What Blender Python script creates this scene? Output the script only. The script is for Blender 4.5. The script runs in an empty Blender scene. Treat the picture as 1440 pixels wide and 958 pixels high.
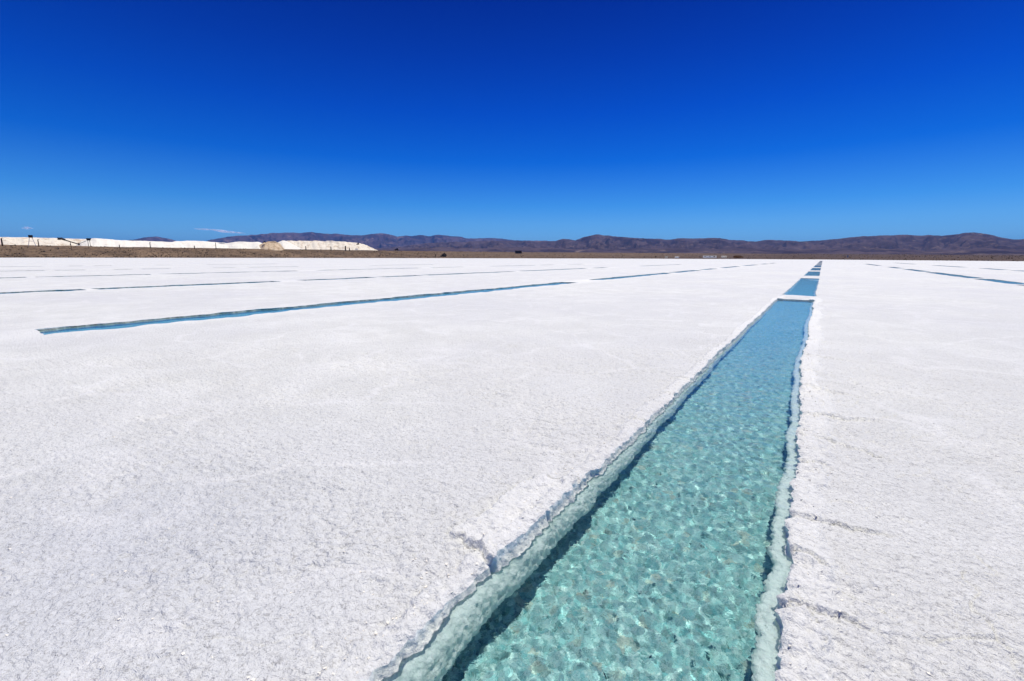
import bpy, math, random
import numpy as np
from math import radians, sin, cos, tan, pi, atan, degrees, sqrt, exp

sc = bpy.context.scene
COL = sc.collection
random.seed(7)
rng = np.random.RandomState(11)

# ---------------------------------------------------------------- camera
CAM_H = 1.7
PITCH, ROLL = radians(10.35), radians(0.18)
FPX = 640.0                                   # focal length in photograph pixels (1440 wide) = 16 mm
YAW = atan(437 * cos(PITCH) / FPX)
Fv = np.array([-sin(YAW) * cos(PITCH), cos(YAW) * cos(PITCH), -sin(PITCH)])
Rv = np.array([cos(YAW), sin(YAW), 0.0])
Uv = np.cross(Rv, Fv)
cam_d = bpy.data.cameras.new("camera")
cam_d.sensor_width = 36; cam_d.lens = 16.0
cam_d.clip_start = 0.05; cam_d.clip_end = 120000
cam = bpy.data.objects.new("camera", cam_d); COL.objects.link(cam)
from mathutils import Matrix, Vector
Rr = Rv * cos(ROLL) + Uv * sin(ROLL)
Ur = -Rv * sin(ROLL) + Uv * cos(ROLL)
m = Matrix(((Rr[0], Ur[0], -Fv[0], 0), (Rr[1], Ur[1], -Fv[1], 0), (Rr[2], Ur[2], -Fv[2], CAM_H), (0, 0, 0, 1)))
cam.matrix_world = m
sc.camera = cam

def ray(x, y):
    a, b = x - 720.0, 479.0 - y
    a2 = a * cos(ROLL) - b * sin(ROLL); b2 = a * sin(ROLL) + b * cos(ROLL)
    d = Fv * FPX + Rv * a2 + Uv * b2
    return d / np.linalg.norm(d)
def at(x, y, dist):
    """point seen at photograph pixel x, y at horizontal distance dist"""
    d = ray(x, y); k = dist / math.hypot(d[0], d[1])
    return np.array([d[0] * k, d[1] * k, CAM_H + d[2] * k])
def az_of(x):
    d = ray(x, 361.0); return math.atan2(d[0], d[1])
def h_at(x, y, dist): return at(x, y, dist)[2]

# ---------------------------------------------------------------- sky, sun, exposure
SUN_EL, SUN_AZ = 72.0, 7.0          # azimuth clockwise from +Y
w = bpy.data.worlds.new("World"); sc.world = w; w.use_nodes = True
nt = w.node_tree; bg = nt.nodes['Background']
sky = nt.nodes.new('ShaderNodeTexSky'); sky.sky_type = 'NISHITA'; sky.sun_disc = False
sky.sun_elevation = radians(SUN_EL); sky.sun_rotation = radians(SUN_AZ)
sky.altitude = 3400; sky.air_density = 1.0; sky.dust_density = 0.3; sky.ozone_density = 2.0
tc = nt.nodes.new('ShaderNodeTexCoord'); sx = nt.nodes.new('ShaderNodeSeparateXYZ')
nt.links.new(tc.outputs['Generated'], sx.inputs[0])
rp = nt.nodes.new('ShaderNodeValToRGB'); nt.links.new(sx.outputs['Z'], rp.inputs[0])
stops = [(0.0, (.40, .80, 1.22)), (.035, (.46, .86, 1.26)), (.07, (.36, .83, 1.28)), (.105, (.20, .72, 1.29)), (.19, (.015, .43, 1.29)),
         (.276, (.0, .28, 1.22)), (.36, (.0, .185, 1.02)), (.44, (.0, .120, .82)), (1.0, (.02, .20, .80))]
els = rp.color_ramp.elements
els[0].position, els[0].color = stops[0][0], (*[c / 1.3 for c in stops[0][1]], 1)
els[1].position, els[1].color = stops[-1][0], (*[c / 1.3 for c in stops[-1][1]], 1)
for p, c in stops[1:-1]:
    e = els.new(p); e.color = (*[k / 1.3 for k in c], 1)
mx = nt.nodes.new('ShaderNodeMix'); mx.data_type = 'RGBA'; mx.blend_type = 'MULTIPLY'; mx.inputs[0].default_value = 1
nt.links.new(sky.outputs[0], mx.inputs['A']); nt.links.new(rp.outputs[0], mx.inputs['B'])
nt.links.new(mx.outputs['Result'], bg.inputs[0]); bg.inputs[1].default_value = 0.13
sd = bpy.data.lights.new("sun", 'SUN'); sd.energy = 4.6; sd.angle = radians(0.53); sd.color = (1.0, 0.955, 0.84)
so = bpy.data.objects.new("sun", sd); COL.objects.link(so)
sv = Vector((sin(radians(SUN_AZ)) * cos(radians(SUN_EL)), cos(radians(SUN_AZ)) * cos(radians(SUN_EL)), sin(radians(SUN_EL))))
so.rotation_euler = sv.to_track_quat('Z', 'Y').to_euler()
so.location = (0, 0, 40); sd.cycles.is_caustics_light = True
vs = sc.view_settings
vs.view_transform = 'Standard'; vs.look = 'None'; vs.exposure = 0.0; vs.gamma = 1.0
sc.render.engine = 'CYCLES'
cy = sc.cycles
cy.use_denoising = True
cy.max_bounces = 8; cy.diffuse_bounces = 4; cy.transparent_max_bounces = 16; cy.volume_bounces = 0
cy.sample_clamp_indirect = 8

# ---------------------------------------------------------------- noise in numpy
def _h(ix, iy, s):
    n = (ix.astype(np.int64) * 374761393 + iy.astype(np.int64) * 668265263 + s * 974634777) & 0xffffffff
    n = ((n ^ (n >> 13)) * 1274126177) & 0xffffffff
    n = ((n ^ (n >> 16)) * 2246822519) & 0xffffffff
    return ((n ^ (n >> 15)) & 0xffffff) / float(0xffffff)
def vnoise(x, y, s=0):
    ix, iy = np.floor(x), np.floor(y); fx, fy = x - ix, y - iy
    ix = ix.astype(np.int64); iy = iy.astype(np.int64)
    ux, uy = fx * fx * (3 - 2 * fx), fy * fy * (3 - 2 * fy)
    a, b, c, d = _h(ix, iy, s), _h(ix + 1, iy, s), _h(ix, iy + 1, s), _h(ix + 1, iy + 1, s)
    return (a + (b - a) * ux) * (1 - uy) + (c + (d - c) * ux) * uy
def fbm(x, y, o=4, s=0, g=.5):
    r = 0; a = 1; t = 0
    for k in range(o):
        r = r + a * vnoise(x * 2 ** k + 17.3 * k, y * 2 ** k - 9.1 * k, s + k); t += a; a *= g
    return r / t
def voro(x, y, s=0, cell=False):
    """F1, F2 distances and (cell) the random values of the nearest cell"""
    ix, iy = np.floor(x).astype(np.int64), np.floor(y).astype(np.int64)
    f1 = np.full(x.shape, 9.0); f2 = np.full(x.shape, 9.0)
    cid = np.zeros(x.shape); dx1 = np.zeros(x.shape); dy1 = np.zeros(x.shape)
    for i in (-1, 0, 1):
        for j in (-1, 0, 1):
            cx, cyy = ix + i, iy + j
            px = cx + _h(cx, cyy, s); py = cyy + _h(cx, cyy, s + 51)
            d = np.hypot(px - x, py - y)
            nw = d < f1
            f2 = np.where(nw, f1, np.minimum(f2, d))
            if cell:
                cid = np.where(nw, _h(cx, cyy, s + 99), cid); dx1 = np.where(nw, x - px, dx1); dy1 = np.where(nw, y - py, dy1)
            f1 = np.where(nw, d, f1)
    return (f1, f2, cid, dx1, dy1) if cell else (f1, f2)
def smooth(a, b, x):
    t = np.clip((x - a) / (b - a), 0, 1); return t * t * (3 - 2 * t)

# ---------------------------------------------------------------- mesh and tag helpers
def mesh_np(name, V, Fq, mat=None, smooth_=True, attrs=None):
    V = np.asarray(V, dtype=np.float32); Fq = np.asarray(Fq, dtype=np.int32)
    me = bpy.data.meshes.new(name); nf, k = Fq.shape
    me.vertices.add(len(V)); me.vertices.foreach_set('co', V.ravel())
    me.loops.add(nf * k); me.loops.foreach_set('vertex_index', Fq.ravel())
    me.polygons.add(nf); me.polygons.foreach_set('loop_start', np.arange(0, nf * k, k, dtype=np.int32))
    me.update(calc_edges=True)
    me.polygons.foreach_set('use_smooth', np.full(nf, smooth_, dtype=bool))
    for an, av in (attrs or {}).items():
        a = me.attributes.new(an, 'FLOAT', 'POINT'); a.data.foreach_set('value', np.asarray(av, dtype=np.float32).ravel())
    if mat: me.materials.append(mat)
    me.validate(); me.update()
    return me
def link(name, me, parent=None, loc=None):
    o = bpy.data.objects.new(name, me); COL.objects.link(o)
    if parent is not None: o.parent = parent
    if loc is not None: o.location = loc
    return o
def tag(o, label=None, cat=None, group=None, kind=None):
    if label: o['label'] = label
    if cat: o['category'] = cat
    if group: o['group'] = group
    if kind: o['kind'] = kind
    return o
def grid_faces(nu, nv):
    """vertices index = iv*nu + iu"""
    iu, iv = np.meshgrid(np.arange(nu - 1), np.arange(nv - 1))
    a = (iv * nu + iu).ravel()
    return np.stack([a, a + 1, a + 1 + nu, a + nu], 1)
class MB:
    """collects boxes and tubes into one mesh"""
    def __init__(s): s.v = []; s.f = []
    def box(s, c, sz, rz=0.0, top=1.0):
        n = len(s.v); cx, cyy, cz = c; a, b, h = sz
        for k, (z, q) in enumerate(((0, 1.0), (h, top))):
            for (i, j) in ((-.5, -.5), (.5, -.5), (.5, .5), (-.5, .5)):
                x, y = i * a * q, j * b * q
                s.v.append((cx + x * cos(rz) - y * sin(rz), cyy + x * sin(rz) + y * cos(rz), cz + z))
        s.f += [(n, n + 3, n + 2, n + 1), (n + 4, n + 5, n + 6, n + 7)] + [(n + i, n + (i + 1) % 4, n + 4 + (i + 1) % 4, n + 4 + i) for i in range(4)]
        return s
    def bar(s, p, q, r, r2=None, k=6):
        p = Vector(p); q = Vector(q); r2 = r if r2 is None else r2; d = (q - p).normalized()
        u = d.orthogonal().normalized(); v = d.cross(u); n = len(s.v)
        for c, rr in ((p, r), (q, r2)):
            for i in range(k):
                a = 2 * pi * i / k; t = c + (u * cos(a) + v * sin(a)) * rr; s.v.append(tuple(t))
        s.f += [(n + i, n + (i + 1) % k, n + k + (i + 1) % k, n + k + i) for i in range(k)]
        s.f += [tuple(n + i for i in range(k))[::-1], tuple(n + k + i for i in range(k))]
        return s
    def build(s, name, mat, parent=None):
        me = bpy.data.meshes.new(name); me.from_pydata([tuple(float(t) for t in v) for v in s.v], [], s.f); me.materials.append(mat); me.update()
        return link(name, me, parent)
def empty(name, loc):
    o = bpy.data.objects.new(name, None); COL.objects.link(o); o.location = [float(t) for t in loc]; o.empty_display_size = .3; return o
def reparent(o, parent):
    """the mesh was built in world coordinates; the parent is an Empty without rotation"""
    o.parent = parent; o.matrix_parent_inverse = Matrix.Translation(-Vector(parent.location)); return o

# ---------------------------------------------------------------- materials
class NT:
    def __init__(s, name):
        s.m = bpy.data.materials.new(name); s.m.use_nodes = True; s.t = s.m.node_tree; s.t.nodes.clear()
        s.out = s.t.nodes.new('ShaderNodeOutputMaterial')
    def n(s, typ, **kw):
        nd = s.t.nodes.new(typ)
        for k, v in kw.items(): setattr(nd, k, v)
        return nd
    def l(s, a, b): s.t.links.new(a, b)
    def val(s, sock, v):
        if hasattr(v, 'is_output'): s.l(v, sock)
        else: sock.default_value = v
    def noise(s, co, scale, detail=3, rough=.55, dist=0.0):
        nd = s.n('ShaderNodeTexNoise'); s.l(co, nd.inputs['Vector']); nd.inputs['Scale'].default_value = scale
        nd.inputs['Detail'].default_value = detail; nd.inputs['Roughness'].default_value = rough; nd.inputs['Distortion'].default_value = dist
        return nd.outputs['Fac']
    def voronoi(s, co, scale, feature='F1', out='Distance', rnd=1.0):
        nd = s.n('ShaderNodeTexVoronoi', feature=feature); s.l(co, nd.inputs['Vector']); nd.inputs['Scale'].default_value = scale
        nd.inputs['Randomness'].default_value = rnd
        return nd.outputs[out]
    def ramp(s, fac, stops):
        nd = s.n('ShaderNodeValToRGB'); s.l(fac, nd.inputs[0]); e = nd.color_ramp.elements
        def c4(c): return (c, c, c, 1) if isinstance(c, (int, float)) else (*c, 1)
        e[0].position, e[0].color = stops[0][0], c4(stops[0][1]); e[1].position, e[1].color = stops[-1][0], c4(stops[-1][1])
        for p, c in stops[1:-1]:
            q = e.new(p); q.color = c4(c)
        return nd.outputs[0]
    def mix(s, fac, a, b, mode='MIX'):
        nd = s.n('ShaderNodeMix', data_type='RGBA', blend_type=mode)
        s.val(nd.inputs[0], fac)
        for k, v in (('A', a), ('B', b)):
            if isinstance(v, tuple): nd.inputs[k].default_value = (*v, 1)
            else: s.l(v, nd.inputs[k])
        return nd.outputs['Result']
    def math(s, op, a, b=0.0, c=0.0):
        nd = s.n('ShaderNodeMath', operation=op)
        for i, v in enumerate((a, b, c)): s.val(nd.inputs[i], v)
        return nd.outputs[0]
    def bump(s, height, strength=1.0, dist=.01, normal=None):
        nd = s.n('ShaderNodeBump'); s.l(height, nd.inputs['Height']); nd.inputs['Strength'].default_value = strength; nd.inputs['Distance'].default_value = dist
        if normal is not None: s.l(normal, nd.inputs['Normal'])
        return nd.outputs[0]
    def princ(s, color, rough=.8, normal=None, spec=.3, **kw):
        nd = s.n('ShaderNodeBsdfPrincipled')
        if isinstance(color, tuple): nd.inputs['Base Color'].default_value = (*color, 1)
        else: s.l(color, nd.inputs['Base Color'])
        s.val(nd.inputs['Roughness'], rough); nd.inputs['Specular IOR Level'].default_value = spec
        if normal is not None: s.l(normal, nd.inputs['Normal'])
        for k, v in kw.items(): nd.inputs[k].default_value = v
        s.l(nd.outputs[0], s.out.inputs[0]); return nd
    def pos(s): return s.n('ShaderNodeNewGeometry').outputs['Position']
    def attr(s, name): return s.n('ShaderNodeAttribute', attribute_name=name).outputs['Fac']

def mat_salt():
    t = NT('salt_crust'); P = t.pos(); crust = t.attr('crust')
    base = t.mix(crust, (.72, .725, .70), (.90, .90, .865))
    patch = t.noise(P, .75, 4, .65, .5); base = t.mix(t.ramp(patch, [(.40, .0), (.62, .8)]), base, (.82, .825, .80))
    big = t.noise(P, .11, 3, .6); base = t.mix(t.ramp(big, [(.34, .8), (.6, 0.0)]), base, (.675, .68, .69))
    base = t.mix(t.math('MULTIPLY', t.attr('grey_patch'), .75), base, (.60, .62, .66))  # one soft bluish grey patch on the near left crust
    gr = t.noise(P, 42, 4, .72, 1.2); base = t.mix(t.math('MULTIPLY', t.ramp(gr, [(.38, .85), (.46, 0.0)]), t.math('MULTIPLY_ADD', crust, -.8, 1.0)), base, (.42, .42, .42))
    # faint raised polygon seams of cleaner salt
    warp = t.n('ShaderNodeVectorMath', operation='ADD'); t.l(P, warp.inputs[0])
    wn = t.n('ShaderNodeTexNoise'); t.l(P, wn.inputs['Vector']); wn.inputs['Scale'].default_value = 1.3
    ws = t.n('ShaderNodeVectorMath', operation='SCALE'); t.l(wn.outputs['Color'], ws.inputs[0]); ws.inputs['Scale'].default_value = .7; t.l(ws.outputs[0], warp.inputs[1])
    sm = t.voronoi(warp.outputs[0], .62, 'DISTANCE_TO_EDGE'); seam = t.math('MULTIPLY', t.ramp(sm, [(.0, .42), (.05, 0.0)]), t.ramp(t.noise(P, .9, 2), [(.4, 0.0), (.6, 1.0)]))
    base = t.mix(seam, base, (.87, .87, .87))
    # scattered dark grains and little pits
    sp = t.voronoi(P, 16, 'F1'); pick = t.noise(P, 3.1, 2)
    dk = t.math('MULTIPLY', t.ramp(sp, [(.05, 1.0), (.13, 0.0)]), t.ramp(pick, [(.56, 0.0), (.64, .85)]))
    base = t.mix(dk, base, (.34, .33, .32))
    h1 = t.noise(P, 90, 3, .65, .4); h2 = t.voronoi(P, 55, 'SMOOTH_F1')
    hh = t.math('ADD', t.math('MULTIPLY', h1, .7), t.math('MULTIPLY', h2, -.6))
    b1 = t.bump(hh, .8, .012)
    b2 = t.bump(t.noise(P, 22, 5, .65, .5), .7, .04, b1)
    t.princ(base, .62, b2, .35)
    return t.m
def mat_wall(side=False):
    t = NT('wet_salt_wall'); P = t.pos()
    n = t.noise(P, 14, 4, .65, .5)
    c = t.mix(t.ramp(n, [(.3, 0.0), (.7, 1.0)]), (.84, .91, .87), (.96, .98, .96))
    sx = t.n('ShaderNodeSeparateXYZ'); t.l(P, sx.inputs[0])
    dry = t.math('ADD', sx.outputs['Z'], t.math('MULTIPLY', t.math('SUBTRACT', n, .5), .05))
    c = t.mix(t.ramp(t.math('MULTIPLY', t.math('ADD', dry, .10), 9), [(.3, 0.0), (.5, .75), (.8, .65), (1.0, .1)]), c, (.64, .67, .61))
    if side:
        mo = t.math('MULTIPLY', t.ramp(t.noise(P, 5.5, 4, .7, .3), [(.38, .9), (.58, .25)]), t.ramp(t.math('MULTIPLY', t.math('ADD', sx.outputs['Z'], .08), 10), [(.15, 0.0), (.35, 1.0), (.75, 1.0), (.9, 0.0)]))
        c = t.mix(mo, c, (.17, .155, .125))
    b = t.bump(t.noise(P, 60, 4, .7, .4), .7, .015)
    b = t.bump(t.voronoi(P, 30, 'SMOOTH_F1'), .6, .02, b)
    t.princ(c, .5, b, .4); return t.m
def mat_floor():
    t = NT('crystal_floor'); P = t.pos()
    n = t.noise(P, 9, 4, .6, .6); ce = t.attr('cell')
    c = t.mix(ce, (.17, .49, .52), (.68, .89, .86))  # teal from light absorbed in the brine's depth, put into the bed colour
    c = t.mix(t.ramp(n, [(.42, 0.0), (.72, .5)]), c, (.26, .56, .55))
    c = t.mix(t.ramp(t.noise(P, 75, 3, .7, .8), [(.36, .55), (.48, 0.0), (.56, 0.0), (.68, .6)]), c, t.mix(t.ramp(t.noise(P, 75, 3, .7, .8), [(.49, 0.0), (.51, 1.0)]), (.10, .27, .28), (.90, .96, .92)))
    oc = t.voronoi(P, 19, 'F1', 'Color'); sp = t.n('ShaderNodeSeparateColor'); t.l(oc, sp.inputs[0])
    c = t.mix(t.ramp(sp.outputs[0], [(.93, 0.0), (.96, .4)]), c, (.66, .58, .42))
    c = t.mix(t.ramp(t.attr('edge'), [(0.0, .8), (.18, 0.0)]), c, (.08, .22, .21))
    b = t.bump(t.voronoi(P, 42, 'SMOOTH_F1'), .5, .015)
    b = t.bump(t.noise(P, 70, 3, .6, .5), .5, .01, b)
    t.princ(c, .7, b, .2); return t.m
def mat_water():
    t = NT('brine'); P = t.pos()
    r1 = t.noise(P, 15, 3, .55, .8); r2 = t.noise(P, 3.6, 2, .5, .3)
    b = t.bump(r1, .34, .009); b = t.bump(r2, .5, .02, b)
    gl = t.n('ShaderNodeBsdfGlass'); gl.inputs['Roughness'].default_value = 0.0; gl.inputs['IOR'].default_value = 1.36
    gl.inputs['Color'].default_value = (.93, .99, .99, 1); t.l(b, gl.inputs['Normal'])
    t.l(gl.outputs[0], t.out.inputs[0])
    return t.m
def mat_simple(name, col, rough=.8, spec=.3, scale=3.0, var=.25, bump=0.0, bd=.05):
    t = NT(name); P = t.pos(); n = t.noise(P, scale, 4, .6)
    c = t.mix(t.ramp(n, [(.3, 0.0), (.7, 1.0)]), tuple(k * (1 - var) for k in col), tuple(min(1, k * (1 + var)) for k in col))
    t.princ(c, rough, t.bump(n, bump, bd) if bump else None, spec); return t.m
def mat_plain():
    t = NT('scrub_soil'); P = t.pos()
    mp = t.n('ShaderNodeMapping'); t.l(P, mp.inputs[0]); mp.inputs['Rotation'].default_value = (0, 0, .5); mp.inputs['Scale'].default_value = (.4, 1, 1)
    n = t.noise(mp.outputs[0], .02, 6, .65); n2 = t.noise(P, .16, 5, .75, .6)
    c = t.mix(t.ramp(n, [(.4, 0.0), (.62, 1.0)]), (.13, .090, .058), (.24, .165, .105))
    sx = t.n('ShaderNodeSeparateXYZ'); t.l(P, sx.inputs[0]); xr = t.math('MULTIPLY_ADD', sx.outputs['X'], .0006, .62)
    c = t.mix(t.ramp(xr, [(.25, 0.0), (.6, .8)]), c, (.085, .060, .055))
    c = t.mix(t.ramp(n2, [(.40, .85), (.52, 0.0)]), c, (.055, .038, .026))
    t.princ(c, .95, None, .1); return t.m
def mat_mount(name, a, b, tan_, k=.0009):
    t = NT(name); P = t.pos()
    mp = t.n('ShaderNodeMapping'); t.l(P, mp.inputs[0]); mp.inputs['Scale'].default_value = (k, k, k * 3)
    n = t.noise(mp.outputs[0], 1.3, 9, .66, .6)
    c = t.mix(t.ramp(n, [(.38, 0.0), (.6, 1.0)]), a, b)
    n2 = t.noise(mp.outputs[0], 2.3, 9, .70, 1.2)
    c = t.mix(t.ramp(n2, [(.56, 0.0), (.68, .75)]), c, tan_)  # rock and tan tones, contrast widened in place of weak slope shading
    bp = t.bump(t.noise(P, .004, 6, .65, .3), .8, 60)
    t.princ(c, .95, bp, .05); return t.m
def mat_heap(name, col, dirt, amt):
    t = NT(name); P = t.pos()
    n = t.noise(P, .12, 5, .65, .5); c = t.mix(t.ramp(n, [(.62 - amt, 0.0), (.75 - amt * .6, .9)]), col, dirt)
    t.princ(c, .85, t.bump(t.noise(P, .35, 5, .7), .6, 1.2), .2); return t.m
def mat_cloud():
    t = NT('cloud_wisp'); P = t.pos()
    ob = t.n('ShaderNodeTexCoord').outputs['Generated']
    n = t.noise(P, .0016, 5, .6)
    lw = t.n('ShaderNodeLayerWeight'); lw.inputs[0].default_value = .5
    f = t.math('SUBTRACT', 1.0, lw.outputs['Facing'])
    a = t.math('MULTIPLY', t.ramp(f, [(.1, 0.0), (.9, 1.0)]), t.ramp(n, [(.30, 0.0), (.7, .8)]))
    df = t.n('ShaderNodeBsdfDiffuse'); df.inputs[0].default_value = (.9, .85, .87, 1)
    tl = t.n('ShaderNodeBsdfTranslucent'); tl.inputs[0].default_value = (.9, .85, .87, 1)
    ad = t.n('ShaderNodeAddShader'); t.l(df.outputs[0], ad.inputs[0]); t.l(tl.outputs[0], ad.inputs[1])
    tr = t.n('ShaderNodeBsdfTransparent'); ms = t.n('ShaderNodeMixShader'); t.l(a, ms.inputs[0]); t.l(tr.outputs[0], ms.inputs[1]); t.l(ad.outputs[0], ms.inputs[2])
    t.l(ms.outputs[0], t.out.inputs[0]); return t.m

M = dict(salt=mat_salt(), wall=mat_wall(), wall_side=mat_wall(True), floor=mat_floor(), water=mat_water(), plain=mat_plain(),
         mount=mat_mount('bare_mountain', (.036, .024, .030), (.105, .074, .080), (.27, .20, .165)),
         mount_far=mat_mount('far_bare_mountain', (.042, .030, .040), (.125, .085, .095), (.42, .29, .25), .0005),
         heap=mat_heap('piled_salt', (.82, .75, .63), (.50, .38, .27), .13), heap_white=mat_heap('clean_piled_salt', (.88, .84, .75), (.72, .64, .52), .04),
         heap_dirty=mat_heap('earthy_piled_salt', (.66, .52, .36), (.34, .21, .11), .16),
         rust=mat_simple('dark_painted_steel', (.045, .035, .03), .6), wood=mat_simple('weathered_wood', (.10, .06, .04), .9),
         cream=mat_simple('pale_render', (.62, .55, .44), .8), scrub=mat_simple('dry_scrub', (.125, .090, .056), .9, scale=.15, var=.45),
         darkroof=mat_simple('dark_roof', (.03, .025, .025), .7), glass=mat_simple('dark_window_glass', (.02, .025, .03), .15, .5), tyre=mat_simple('rubber_tyre', (.02, .02, .02), .9),
         white_paint=mat_simple('white_paint', (.75, .74, .72), .5), cloud=mat_cloud())

# ---------------------------------------------------------------- the rows of pools (all rows run along +Y)
# name, west edge, east edge, list of (start, end)
WATER_Z, FLOOR_Z = -0.045, -0.55
ROWS = [
 ('main', -1.38, -.07, [(-1.6, 22.5), (25.2, 47.8), (54.2, 72.0), (78.8, 99.2), (107, 141), (150, 178), (187, 225), (236, 290), (302, 372)]),
 ('second', -15.08, -13.78, [(2.45, 28.6), (33.0, 53.3), (55.4, 68.1), (71.4, 80.0), (87.1, 105.2), (113.6, 136.2), (149.9, 164.3), (176.3, 193.0)]),
 ('third', -31.95, -30.6, [(-8, .4), (1.2, 7.15), (7.6, 17.2), (19.0, 25.5), (26.3, 31.0), (31.6, 46.6), (48.6, 67.3), (70.3, 76.0), (94.4, 126.4)]),
 ('fourth', -53.6, -52.2, [(-6, 8.8), (9.3, 17.0), (17.8, 31.8), (34.8, 52.6), (55.0, 63.1), (71.2, 87.9), (89.5, 96.1), (103.5, 112.6)]),
 ('fifth', -77.3, -75.8, [(-4, 14.4), (15.3, 18.0), (20.8, 22.7), (23.7, 27.0), (32.6, 35.7), (37.9, 46.4), (61.8, 80.4)]),
 ('sixth', -109, -107.4, [(11, 20.1), (23.4, 25.3), (26.7, 29.3), (36.2, 38.4), (45, 60)]),
 ('east', 10.9, 12.2, [(20, 44.4), (45.4, 55.2), (57.3, 78.2), (81.6, 98.8), (106.5, 121.3), (143.1, 183.5)]),
 ('far_east', 23.4, 24.9, [(84, 99.2), (104.4, 116.5), (130, 160), (190, 240)]),
]
# lists of grid lines
def lines(fn, lo, hi, must):
    out = []; x = 0.0
    while x < hi: out.append(x); x += fn(x)
    x = -fn(0)
    while x > lo: out.append(x); x -= fn(x)
    out += [lo, hi]
    must = sorted(set(must)); arr = sorted(out); res = []
    ma = np.array(must)
    for v in arr:
        if v in (lo, hi) or np.min(np.abs(ma - v)) > .45 * fn(v): res.append(v)
    return np.array(sorted(set(res) | set(must)))
def fx(x):
    if -2.6 <= x <= .9: return .0095
    d = (-2.6 - x) if x < -2.6 else (x - .9)
    return min(.0095 + d * .012, 12) if d < 12 else min(.154 + (d - 12) * .035, 60)
def fy(y):
    if y < -.2: return min(.03 + (-.2 - y) * .12, 60)
    if y < 2.6: return .011
    d = y - 2.6
    return min(.011 + .0065 * d, .18) if d < 26 else min(.18 + (d - 26) * .03, 80)
xs = lines(fx, -3000, 3000, [v for r in ROWS for v in r[1:3]])
ys = lines(fy, -2500, 4000, [v for r in ROWS for p in r[3] for v in p])
NX, NY = len(xs), len(ys)
print('GRID', NX, NY, NX * NY)
X, Y = np.meshgrid(xs, ys)

# warp of the pool edges: ragged borders
def edge_w(y, side):
    """east-west wobble (m) of the near pool's edges"""
    r = (fbm(y * .55, y * 0 + side * 7.7, 3, 5) - .5) * (.10 if side > 0 else .06) + (fbm(y * 3.3, y * 0 + side * 3.1, 3, 9) - .5) * (.075 if side > 0 else .045) + (vnoise(y * 17, y * 0 + side, 21) - .5) * .03 + (vnoise(y * 38, y * 0 + side, 22) - .5) * .018 * (y < 8)
    if side > 0:
        r = r + np.interp(y, [0, 1.9, 4.3, 9, 40], [.10, .09, .04, -.05, -.04])
    else:
        r = r + np.interp(y, [0, 3, 6, 22, 40], [.02, 0, 0, -.06, -.05])
    return r
CRACKS = []     # (y at the edge, length away from the pool, slope, side)
for (yy, ln, sl, sd_) in [(1.83, .36, .25, -1), (2.93, .34, -.12, -1), (4.55, .22, .1, -1), (5.75, .18, -.3, -1), (6.6, .25, .2, -1), (7.9, .2, -.2, -1), (9.6, .3, .3, -1), (11.8, .3, 0, -1), (14.5, .4, .2, -1),
                         (2.38, .42, .25, 1), (3.37, .60, .22, 1), (2.9, .22, -.3, 1), (4.35, .25, .3, 1), (5.09, .75, -.28, 1), (5.74, .8, .35, 1), (7.13, .7, -.25, 1), (8.1, .3, .2, 1), (9.47, .9, -.1, 1), (11.2, .5, .3, 1), (13.6, .7, -.2, 1), (16.5, .8, .2, 1)]:
    CRACKS.append((yy, ln, sl, sd_))
def notch(y, side):
    r = y * 0
    for (yy, ln, sl, s) in CRACKS:
        if s == side: r = r + (.030 if side > 0 else .018) * np.exp(-((y - yy) / (.014 + .002 * yy)) ** 2)
    return r * (1 if side > 0 else -1)
XL, XR = ROWS[0][1], ROWS[0][2]
yc_ = ys; wl = edge_w(yc_, -1) + notch(yc_, -1); wr = edge_w(yc_, 1) + notch(yc_, 1)
DX = np.zeros_like(X); DY = np.zeros_like(Y)
def cols(lo, hi): return slice(int(np.searchsorted(xs, lo)), int(np.searchsorted(xs, hi)))
def rows_(lo, hi): return slice(int(np.searchsorted(ys, lo)), int(np.searchsorted(ys, hi)))
for xe, wv_ in ((XL, wl), (XR, wr)):
    c = cols(xe - 1.2, xe + 1.2); DX[:, c] += wv_[:, None] * np.exp(-np.abs(xs[c] - xe) / .16)[None]
for (nm, a, b, pools) in ROWS[1:]:
    far = abs(a) / 400
    for xe in (a, b):
        c = cols(xe - .9, xe + .9)
        wob = (fbm(ys * .7, ys * 0 + xe, 3, 31) - .5) * (.16 + far) + (fbm(ys * 2.6, ys * 0 + xe, 2, 33) - .5) * .22
        DX[:, c] += wob[:, None] * np.exp(-np.abs(xs[c] - xe) / .25)[None]
for (nm, a, b, pools) in ROWS:
    for p in pools:
        for ye in p:
            c = cols(a - .6, b + .6); r = rows_(ye - 1.5, ye + 1.5)
            wob = (fbm(xs[c] * 2.2, xs[c] * 0 + ye, 3, 41) - .5) * (.22 + ye * .003)
            DY[r, c] += wob[None] * np.exp(-np.abs(ys[r] - ye) / .35)[:, None]
X = X + DX; Y = Y + DY

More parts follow.
